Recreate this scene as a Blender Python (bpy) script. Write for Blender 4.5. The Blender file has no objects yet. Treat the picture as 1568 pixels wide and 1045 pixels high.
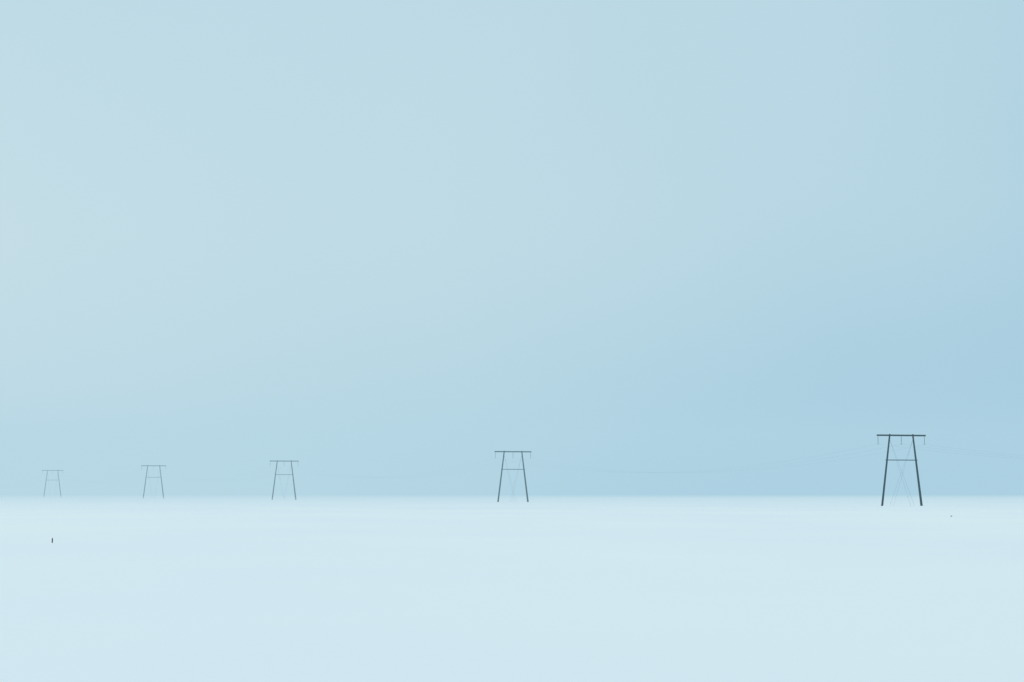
import bpy, bmesh, math, random
from mathutils import Vector, Matrix, noise
random.seed(4)
scene = bpy.context.scene
scene.view_settings.view_transform = 'Standard'
scene.view_settings.look = 'None'
scene.view_settings.exposure = 0

def lin(c):
    return tuple(((v/255)/12.92 if v/255 <= 0.04045 else ((v/255+0.055)/1.055)**2.4) for v in c)

# ---------------------------------------------------------------- terrain
def smooth(a, b, t):
    t = max(0, min(1, (t-a)/(b-a)))
    return t*t*(3-2*t)

def ground_z(x, y):
    r = math.hypot(x, y)
    # wind-packed drifts, a few centimetres high and long across the wind
    d = noise.noise(Vector((x*0.020, y*0.045, 1.3)))*0.07 + noise.noise(Vector((x*0.07, y*0.16, 7.7)))*0.022
    d *= 1 - smooth(300, 900, r)
    z = d
    # plateau crest beyond which the land falls gently away
    e = max(0.0, y-1380 + 25*noise.noise(Vector((x*0.003, 0, 3))))
    z -= 26*(1-math.exp(-e/1500.0)) + 0.0012*e
    return z

# ---------------------------------------------------------------- materials
def new_mat(name):
    m = bpy.data.materials.new(name); m.use_nodes = True
    nt = m.node_tree
    return m, nt, nt.nodes['Principled BSDF'], nt.nodes['Material Output']

def snow_material():
    m, nt, b, out = new_mat('snow')
    N = nt.nodes; L = nt.links
    tc = N.new('ShaderNodeTexCoord')
    mp = N.new('ShaderNodeMapping'); mp.inputs['Scale'].default_value = (0.03, 0.012, 1)
    L.new(tc.outputs['Object'], mp.inputs['Vector'])
    n1 = N.new('ShaderNodeTexNoise'); n1.inputs['Scale'].default_value = 1.0; n1.inputs['Detail'].default_value = 3
    L.new(mp.outputs['Vector'], n1.inputs['Vector'])
    cr = N.new('ShaderNodeValToRGB')
    cr.color_ramp.elements[0].position = 0.33; cr.color_ramp.elements[0].color = (0.86, 0.875, 0.905, 1)
    cr.color_ramp.elements[1].position = 0.67; cr.color_ramp.elements[1].color = (0.89, 0.91, 0.90, 1)
    L.new(n1.outputs['Fac'], cr.inputs['Fac'])
    L.new(cr.outputs['Color'], b.inputs['Base Color'])
    b.inputs['Roughness'].default_value = 0.9
    b.inputs['Specular IOR Level'].default_value = 0.15
    mp2 = N.new('ShaderNodeMapping'); mp2.inputs['Scale'].default_value = (0.35, 1.0, 1)
    L.new(tc.outputs['Object'], mp2.inputs['Vector'])
    n2 = N.new('ShaderNodeTexNoise'); n2.inputs['Scale'].default_value = 0.8; n2.inputs['Detail'].default_value = 5
    L.new(mp2.outputs['Vector'], n2.inputs['Vector'])
    bp = N.new('ShaderNodeBump'); bp.inputs['Strength'].default_value = 0.5; bp.inputs['Distance'].default_value = 0.07
    L.new(n2.outputs['Fac'], bp.inputs['Height'])
    L.new(bp.outputs['Normal'], b.inputs['Normal'])
    return m

def noisy_mat(name, c1, c2, scale, rough, metallic=0.0):
    m, nt, b, out = new_mat(name)
    N = nt.nodes; L = nt.links
    tc = N.new('ShaderNodeTexCoord')
    n1 = N.new('ShaderNodeTexNoise'); n1.inputs['Scale'].default_value = scale; n1.inputs['Detail'].default_value = 5
    L.new(tc.outputs['Object'], n1.inputs['Vector'])
    cr = N.new('ShaderNodeValToRGB')
    cr.color_ramp.elements[0].position = 0.3; cr.color_ramp.elements[0].color = (*c1, 1)
    cr.color_ramp.elements[1].position = 0.7; cr.color_ramp.elements[1].color = (*c2, 1)
    L.new(n1.outputs['Fac'], cr.inputs['Fac'])
    L.new(cr.outputs['Color'], b.inputs['Base Color'])
    b.inputs['Roughness'].default_value = rough
    b.inputs['Metallic'].default_value = metallic
    b.inputs['Specular IOR Level'].default_value = 0.25
    return m

M_snow = snow_material()
M_pole = noisy_mat('tarred_timber', (0.006, 0.040, 0.058), (0.012, 0.054, 0.076), 1.5, 0.95)
M_steel = noisy_mat('weathered_steel', (0.02, 0.07, 0.10), (0.04, 0.10, 0.13), 3, 0.8, 0.1)
M_guy = noisy_mat('galvanised_wire', (0.14, 0.24, 0.29), (0.19, 0.29, 0.34), 3, 0.7)
M_ins = noisy_mat('glass_insulator', (0.06, 0.13, 0.16), (0.09, 0.17, 0.20), 4, 0.4)
M_wire = noisy_mat('frosted_aluminium', (0.28, 0.38, 0.44), (0.34, 0.44, 0.50), 2, 0.7)
M_post = noisy_mat('stake_wood', (0.02, 0.022, 0.025), (0.05, 0.05, 0.05), 12, 0.9)
M_grass = noisy_mat('dry_grass', (0.08, 0.08, 0.07), (0.13, 0.12, 0.10), 20, 0.9)

def mk(name, bm, mat, parent=None, smooth_sh=True):
    me = bpy.data.meshes.new(name); bm.to_mesh(me); bm.free()
    me.materials.append(mat)
    if smooth_sh:
        for p in me.polygons: p.use_smooth = True
    o = bpy.data.objects.new(name, me); scene.collection.objects.link(o)
    if parent: o.parent = parent
    return o

# ---------------------------------------------------------------- ground
def axis(vals):
    out = []
    for a, b, n in vals:
        out += [a+(b-a)*i/n for i in range(n)]
    out.append(vals[-1][1]); return out
xs = axis([(-16000, -2000, 12), (-2000, -500, 20), (-500, -120, 40), (-120, 120, 90), (120, 500, 40), (500, 2000, 20), (2000, 16000, 12)])
ys = axis([(-6000, -200, 10), (-200, 20, 12), (20, 200, 110), (200, 500, 60), (500, 1300, 40), (1300, 2000, 50), (2000, 5000, 20), (5000, 24000, 10)])
bm = bmesh.new()
grid = [[bm.verts.new((x, y, ground_z(x, y))) for x in xs] for y in ys]
for j in range(len(ys)-1):
    for i in range(len(xs)-1):
        bm.faces.new((grid[j][i], grid[j][i+1], grid[j+1][i+1], grid[j+1][i]))
mk('snow_ground', bm, M_snow)

# ---------------------------------------------------------------- helpers
def tube(bm, p, q, r0, r1, seg=10):
    p = Vector(p); q = Vector(q); d = (q-p).normalized()
    up = Vector((0, 0, 1)) if abs(d.z) < 0.95 else Vector((1, 0, 0))
    u = d.cross(up).normalized(); v = d.cross(u)
    a = [bm.verts.new(p+(u*math.cos(t)+v*math.sin(t))*r0) for t in [2*math.pi*i/seg for i in range(seg)]]
    b = [bm.verts.new(q+(u*math.cos(t)+v*math.sin(t))*r1) for t in [2*math.pi*i/seg for i in range(seg)]]
    for i in range(seg):
        j = (i+1) % seg
        bm.faces.new((a[i], a[j], b[j], b[i]))
    bm.faces.new(a[::-1]); bm.faces.new(b)

def beam(bm, p, q, w, h):
    p = Vector(p); q = Vector(q); d = (q-p).normalized()
    u = Vector((0, 1, 0)); v = d.cross(u).normalized(); u = v.cross(d)
    c = []
    for e in (p, q):
        c.append([bm.verts.new(e+u*a*w/2+v*b*h/2) for a, b in ((-1, -1), (1, -1), (1, 1), (-1, 1))])
    for i in range(4):
        j = (i+1) % 4
        bm.faces.new((c[0][i], c[0][j], c[1][j], c[1][i]))
    bm.faces.new(c[0][::-1]); bm.faces.new(c[1])

H = 15.0
HALF_ARM = 5.75
TOPX, BOTX = 2.8, 4.75
INS = 1.95
def pylon(loc, yaw):
    root = bpy.data.objects.new('power_pylon', None); scene.collection.objects.link(root)
    root.location = loc; root.rotation_euler = (0, 0, yaw)
    k = (BOTX-TOPX)/(H-0.2)
    for s, nm in ((-1, 'leg_1'), (1, 'leg_2')):
        bm = bmesh.new()
        r = 0.26 if s > 0 else 0.23
        tube(bm, (s*(BOTX+0.8*k), 0, -0.8), (s*(TOPX-0.03), 0, H+0.12), r, 0.17, 14)
        # steel cap
        tube(bm, (s*(TOPX-0.03), 0, H+0.12), (s*(TOPX-0.04), 0, H+0.17), 0.19, 0.14, 14)
        mk(nm, bm, M_pole, root)
    # twin-plank crossarm clamped either side of the poles
    bm = bmesh.new()
    for y in (-0.26, 0.26):
        beam(bm, (-HALF_ARM, y, H-0.1), (HALF_ARM, y, H-0.1), 0.12, 0.32)
    for x in (-HALF_ARM+0.15, -4.2, -TOPX, -1.2, 0, 1.2, TOPX, 4.2, HALF_ARM-0.15):
        tube(bm, (x, -0.36, H-0.1), (x, 0.36, H-0.1), 0.035, 0.035, 8)
    mk('crossarm', bm, M_pole, root, False)
    zm = H*0.645
    xm = BOTX-k*zm
    bm = bmesh.new()
    for y in (-0.29, 0.29):
        beam(bm, (-xm-0.2, y, zm), (xm+0.2, y, zm), 0.09, 0.18)
    for s in (-1, 1):
        tube(bm, (s*xm, -0.37, zm), (s*xm, 0.37, zm), 0.03, 0.03, 8)
    mk('tie_beam', bm, M_steel, root, False)
    # insulator strings
    for i, x in enumerate((-HALF_ARM+0.15, 0, HALF_ARM-0.15)):
        bm = bmesh.new()
        tube(bm, (x, 0, H-0.1), (x, 0, H-INS), 0.03, 0.03, 8)
        for n in range(9):
            z = H-0.45-n*0.15
            tube(bm, (x, 0, z), (x, 0, z-0.05), 0.05, 0.11, 12)
        tube(bm, (x, -0.22, H-INS), (x, 0.22, H-INS), 0.05, 0.05, 8)
        mk('insulator_%d' % (i+1), bm, M_ins, root)
    # guy wires: the legs are stayed along the line
    bm = bmesh.new()
    for s, yy in ((1, 1), (-1, -1)):
        for dy in (9.0, 10.6):
            tube(bm, (s*(TOPX+0.1), yy*0.15, H-0.9), (s*(TOPX+0.1), yy*dy, -0.4), 0.015, 0.015, 6)
    mk('guy_wires', bm, M_guy, root)
    return root

pts = [(82.5, 540), (0.3, 757), (-88, 985), (-163, 1160), (-250, 1388)]
step = (-84, 214)
pts = [(pts[0][0]-step[0], pts[0][1]-step[1])] + pts + [(pts[-1][0]+step[0], pts[-1][1]+step[1])]
pts = [(pts[0][0]-step[0], pts[0][1]-step[1])] + pts
P = []
for i, (x, y) in enumerate(pts):
    a = pts[max(0, i-1)]; b = pts[min(len(pts)-1, i+1)]
    yaw = math.atan2(b[1]-a[1], b[0]-a[0]) - math.pi/2
    z = ground_z(x, y)
    pylon((x, y, z), yaw)
    P.append((Vector((x, y, z)), yaw))

# conductors
cu = bpy.data.curves.new('power_line_conductors', 'CURVE'); cu.dimensions = '3D'
cu.bevel_depth = 0.0085; cu.bevel_resolution = 1; cu.materials.append(M_wire)
for i in range(len(P)-1):
    for ox in (-HALF_ARM+0.15, 0, HALF_ARM-0.15):
        a = P[i][0]+Matrix.Rotation(P[i][1], 3, 'Z')@Vector((ox, 0, H-INS))
        b = P[i+1][0]+Matrix.Rotation(P[i+1][1], 3, 'Z')@Vector((ox, 0, H-INS))
        sp = cu.splines.new('POLY'); n = 40; sp.points.add(n)
        for k in range(n+1):
            t = k/n; p = a.lerp(b, t); p.z -= 4*5.2*t*(1-t)
            sp.points[k].co = (*p, 1)
o = bpy.data.objects.new('power_line_conductors', cu); scene.collection.objects.link(o)

# ---------------------------------------------------------------- marker stake
def stake(x, y):
    z = ground_z(x, y)
    root = bpy.data.objects.new('marker_stake', None); scene.collection.objects.link(root)
    root.location = (x, y, z); root.rotation_euler = (0, math.radians(2), 0.3)
    bm = bmesh.new()
    beam(bm, (0, 0, -0.3), (0, 0, 0.24), 0.06, 0.055)
    # chamfered top
    beam(bm, (0, 0, 0.24), (0.004, 0, 0.285), 0.04, 0.036)
    mk('post', bm, M_post, root, False)
    bm = bmesh.new()
    tube(bm, (0, 0, 0.14), (0, 0, 0.165), 0.043, 0.043, 10)
    mk('wire_band', bm, M_steel, root)
stake(-26.1, 145)

def tuft(x, y):
    z = ground_z(x, y); bm = bmesh.new()
    for i in range(45):
        a = random.uniform(0, 2*math.pi); l = random.uniform(0.08, 0.20); r = random.uniform(0.01, 0.06)
        b = Vector((math.cos(a)*r*0.4, math.sin(a)*r*0.4, -0.03))
        m = b+Vector((math.cos(a)*r, math.sin(a)*r, l*0.6)); e = m+Vector((math.cos(a)*r*1.3, math.sin(a)*r*1.3, l*0.35))
        tube(bm, b, m, 0.006, 0.005, 4); tube(bm, m, e, 0.005, 0.001, 4)
    o = mk('grass_tuft', bm, M_grass); o.location = (x, y, z)
tuft(52.5, 305)

# ---------------------------------------------------------------- fog (self-glowing volumes)
# absorption + fixed emission standing in for skylight scattered by uniform fog
def fog_box(name, x0, x1, y0, y1, z0, z1, dens, col):
    bm = bmesh.new(); bmesh.ops.create_cube(bm, size=1)
    for v in bm.verts:
        v.co = Vector(((x0+x1)/2+v.co.x*(x1-x0), (y0+y1)/2+v.co.y*(y1-y0), (z0+z1)/2+v.co.z*(z1-z0)))
    m = bpy.data.materials.new(name); m.use_nodes = True; nt = m.node_tree
    nt.nodes.remove(nt.nodes['Principled BSDF'])
    a = nt.nodes.new('ShaderNodeVolumeAbsorption'); a.inputs['Density'].default_value = dens
    a.inputs['Color'].default_value = (0, 0, 0, 1)
    e = nt.nodes.new('ShaderNodeEmission'); e.inputs['Color'].default_value = (*lin(col), 1)
    e.inputs['Strength'].default_value = dens
    s = nt.nodes.new('ShaderNodeAddShader')
    nt.links.new(a.outputs[0], s.inputs[0]); nt.links.new(e.outputs[0], s.inputs[1])
    nt.links.new(s.outputs[0], nt.nodes['Material Output'].inputs['Volume'])
    return mk(name, bm, m, None, False)
fog_box('fog_bank', -4000, 4000, 420, 1800, -60, 45, 0.0009, (180, 214, 229))
fog_box('drifting_snow_haze', -3900, 3900, 900, 1560, -20, 1.15, 0.0020, (205, 229, 238))

# ---------------------------------------------------------------- world
w = bpy.data.worlds.new('World'); scene.world = w; w.use_nodes = True
nt = w.node_tree; N = nt.nodes; L = nt.links
bg = N['Background']; bg.inputs['Strength'].default_value = 0.1
tc = N.new('ShaderNodeTexCoord')
sep = N.new('ShaderNodeSeparateXYZ'); L.new(tc.outputs['Generated'], sep.inputs[0])
def mr(src, a, b, c, d, kind='SMOOTHSTEP'):
    n = N.new('ShaderNodeMapRange'); n.interpolation_type = kind
    n.inputs[1].default_value = a; n.inputs[2].default_value = b; n.inputs[3].default_value = c; n.inputs[4].default_value = d
    L.new(src, n.inputs[0]); return n.outputs[0]
def mth(op, a, b=None):
    n = N.new('ShaderNodeMath'); n.operation = op
    for i, s in enumerate((a, b)):
        if s is None: continue
        if isinstance(s, (int, float)): n.inputs[i].default_value = s
        else: L.new(s, n.inputs[i])
    return n.outputs[0]
X, Z = sep.outputs['X'], sep.outputs['Z']
# heavier cloud bank to the right and low on the horizon
tx = mr(X, -0.22, 0.26, 0.04, 0.60, 'LINEAR')
low = mth('POWER', mr(Z, -0.005, 0.12, 1.0, 0.0, 'LINEAR'), 1.6)
lowx = mth('MULTIPLY', low, mr(X, -0.20, 0.12, 0.0, 0.60))
high = mth('MULTIPLY', mr(Z, 0.09, 0.22, 0.0, 0.22), mr(X, -0.2, 0.05, 1.0, 0.05))
t = mth('ADD', mth('ADD', tx, lowx), high)
# faint unevenness in the overcast
mpn = N.new('ShaderNodeMapping'); mpn.inputs['Scale'].default_value = (7, 7, 5)
L.new(tc.outputs['Generated'], mpn.inputs['Vector'])
nz = N.new('ShaderNodeTexNoise'); nz.inputs['Scale'].default_value = 1.0; nz.inputs['Detail'].default_value = 2
L.new(mpn.outputs['Vector'], nz.inputs['Vector'])
t = mth('ADD', t, mr(nz.outputs['Fac'], 0.3, 0.7, -0.04, 0.04, 'LINEAR'))
cr = N.new('ShaderNodeValToRGB'); cr.color_ramp.interpolation = 'B_SPLINE'
el = cr.color_ramp.elements
el[0].position = 0.0; el[0].color = (*lin((197, 222, 233)), 1)
el[1].position = 1.0; el[1].color = (*lin((144, 193, 218)), 1)
for p, c in ((0.3, (190, 219, 230)), (0.6, (179, 212, 228))):
    e = el.new(p); e.color = (*lin(c), 1)
L.new(t, cr.inputs['Fac'])
# overcast brightens towards the zenith; x10 compensates the 0.1 background strength
gr = mr(Z, 0.2, 0.9, 10.0, 15.6); gg = mr(Z, 0.2, 0.9, 10.0, 13.5); gb = mr(Z, 0.2, 0.9, 10.0, 12.5)
cmb = N.new('ShaderNodeCombineXYZ')
for i, g in enumerate((gr, gg, gb)): L.new(g, cmb.inputs[i])
vm = N.new('ShaderNodeVectorMath'); vm.operation = 'MULTIPLY'
L.new(cr.outputs['Color'], vm.inputs[0]); L.new(cmb.outputs[0], vm.inputs[1])
sky = N.new('ShaderNodeTexSky'); sky.sky_type = 'NISHITA'; sky.sun_disc = False
SUN_EL, SUN_AZ = math.radians(28), math.radians(-50)   # azimuth measured from +Y, clockwise
sky.sun_elevation = SUN_EL; sky.sun_rotation = SUN_AZ; sky.dust_density = 3
mx = N.new('ShaderNodeMix'); mx.data_type = 'RGBA'; mx.inputs[0].default_value = 0.97
L.new(sky.outputs[0], mx.inputs[6]); L.new(vm.outputs[0], mx.inputs[7])
L.new(mx.outputs[2], bg.inputs['Color'])

# ---------------------------------------------------------------- sun
sd = bpy.data.lights.new('sun', 'SUN'); sd.energy = 0.5; sd.angle = math.radians(25); sd.color = (1.0, 0.97, 0.93)
so = bpy.data.objects.new('sun', sd); scene.collection.objects.link(so)
dirv = Vector((math.sin(SUN_AZ)*math.cos(SUN_EL), math.cos(SUN_AZ)*math.cos(SUN_EL), math.sin(SUN_EL)))
so.rotation_euler = dirv.to_track_quat('Z', 'Y').to_euler(); so.location = (0, 0, 60)

# ---------------------------------------------------------------- camera
cd = bpy.data.cameras.new('camera'); cd.sensor_width = 36; cd.lens = 36*3900/1568
cd.clip_start = 0.5; cd.clip_end = 60000
co = bpy.data.objects.new('camera', cd); scene.collection.objects.link(co)
co.location = (0, 0, 2.9); co.rotation_euler = (math.radians(90)+math.atan(231.5/3900), 0, 0)
scene.camera = co
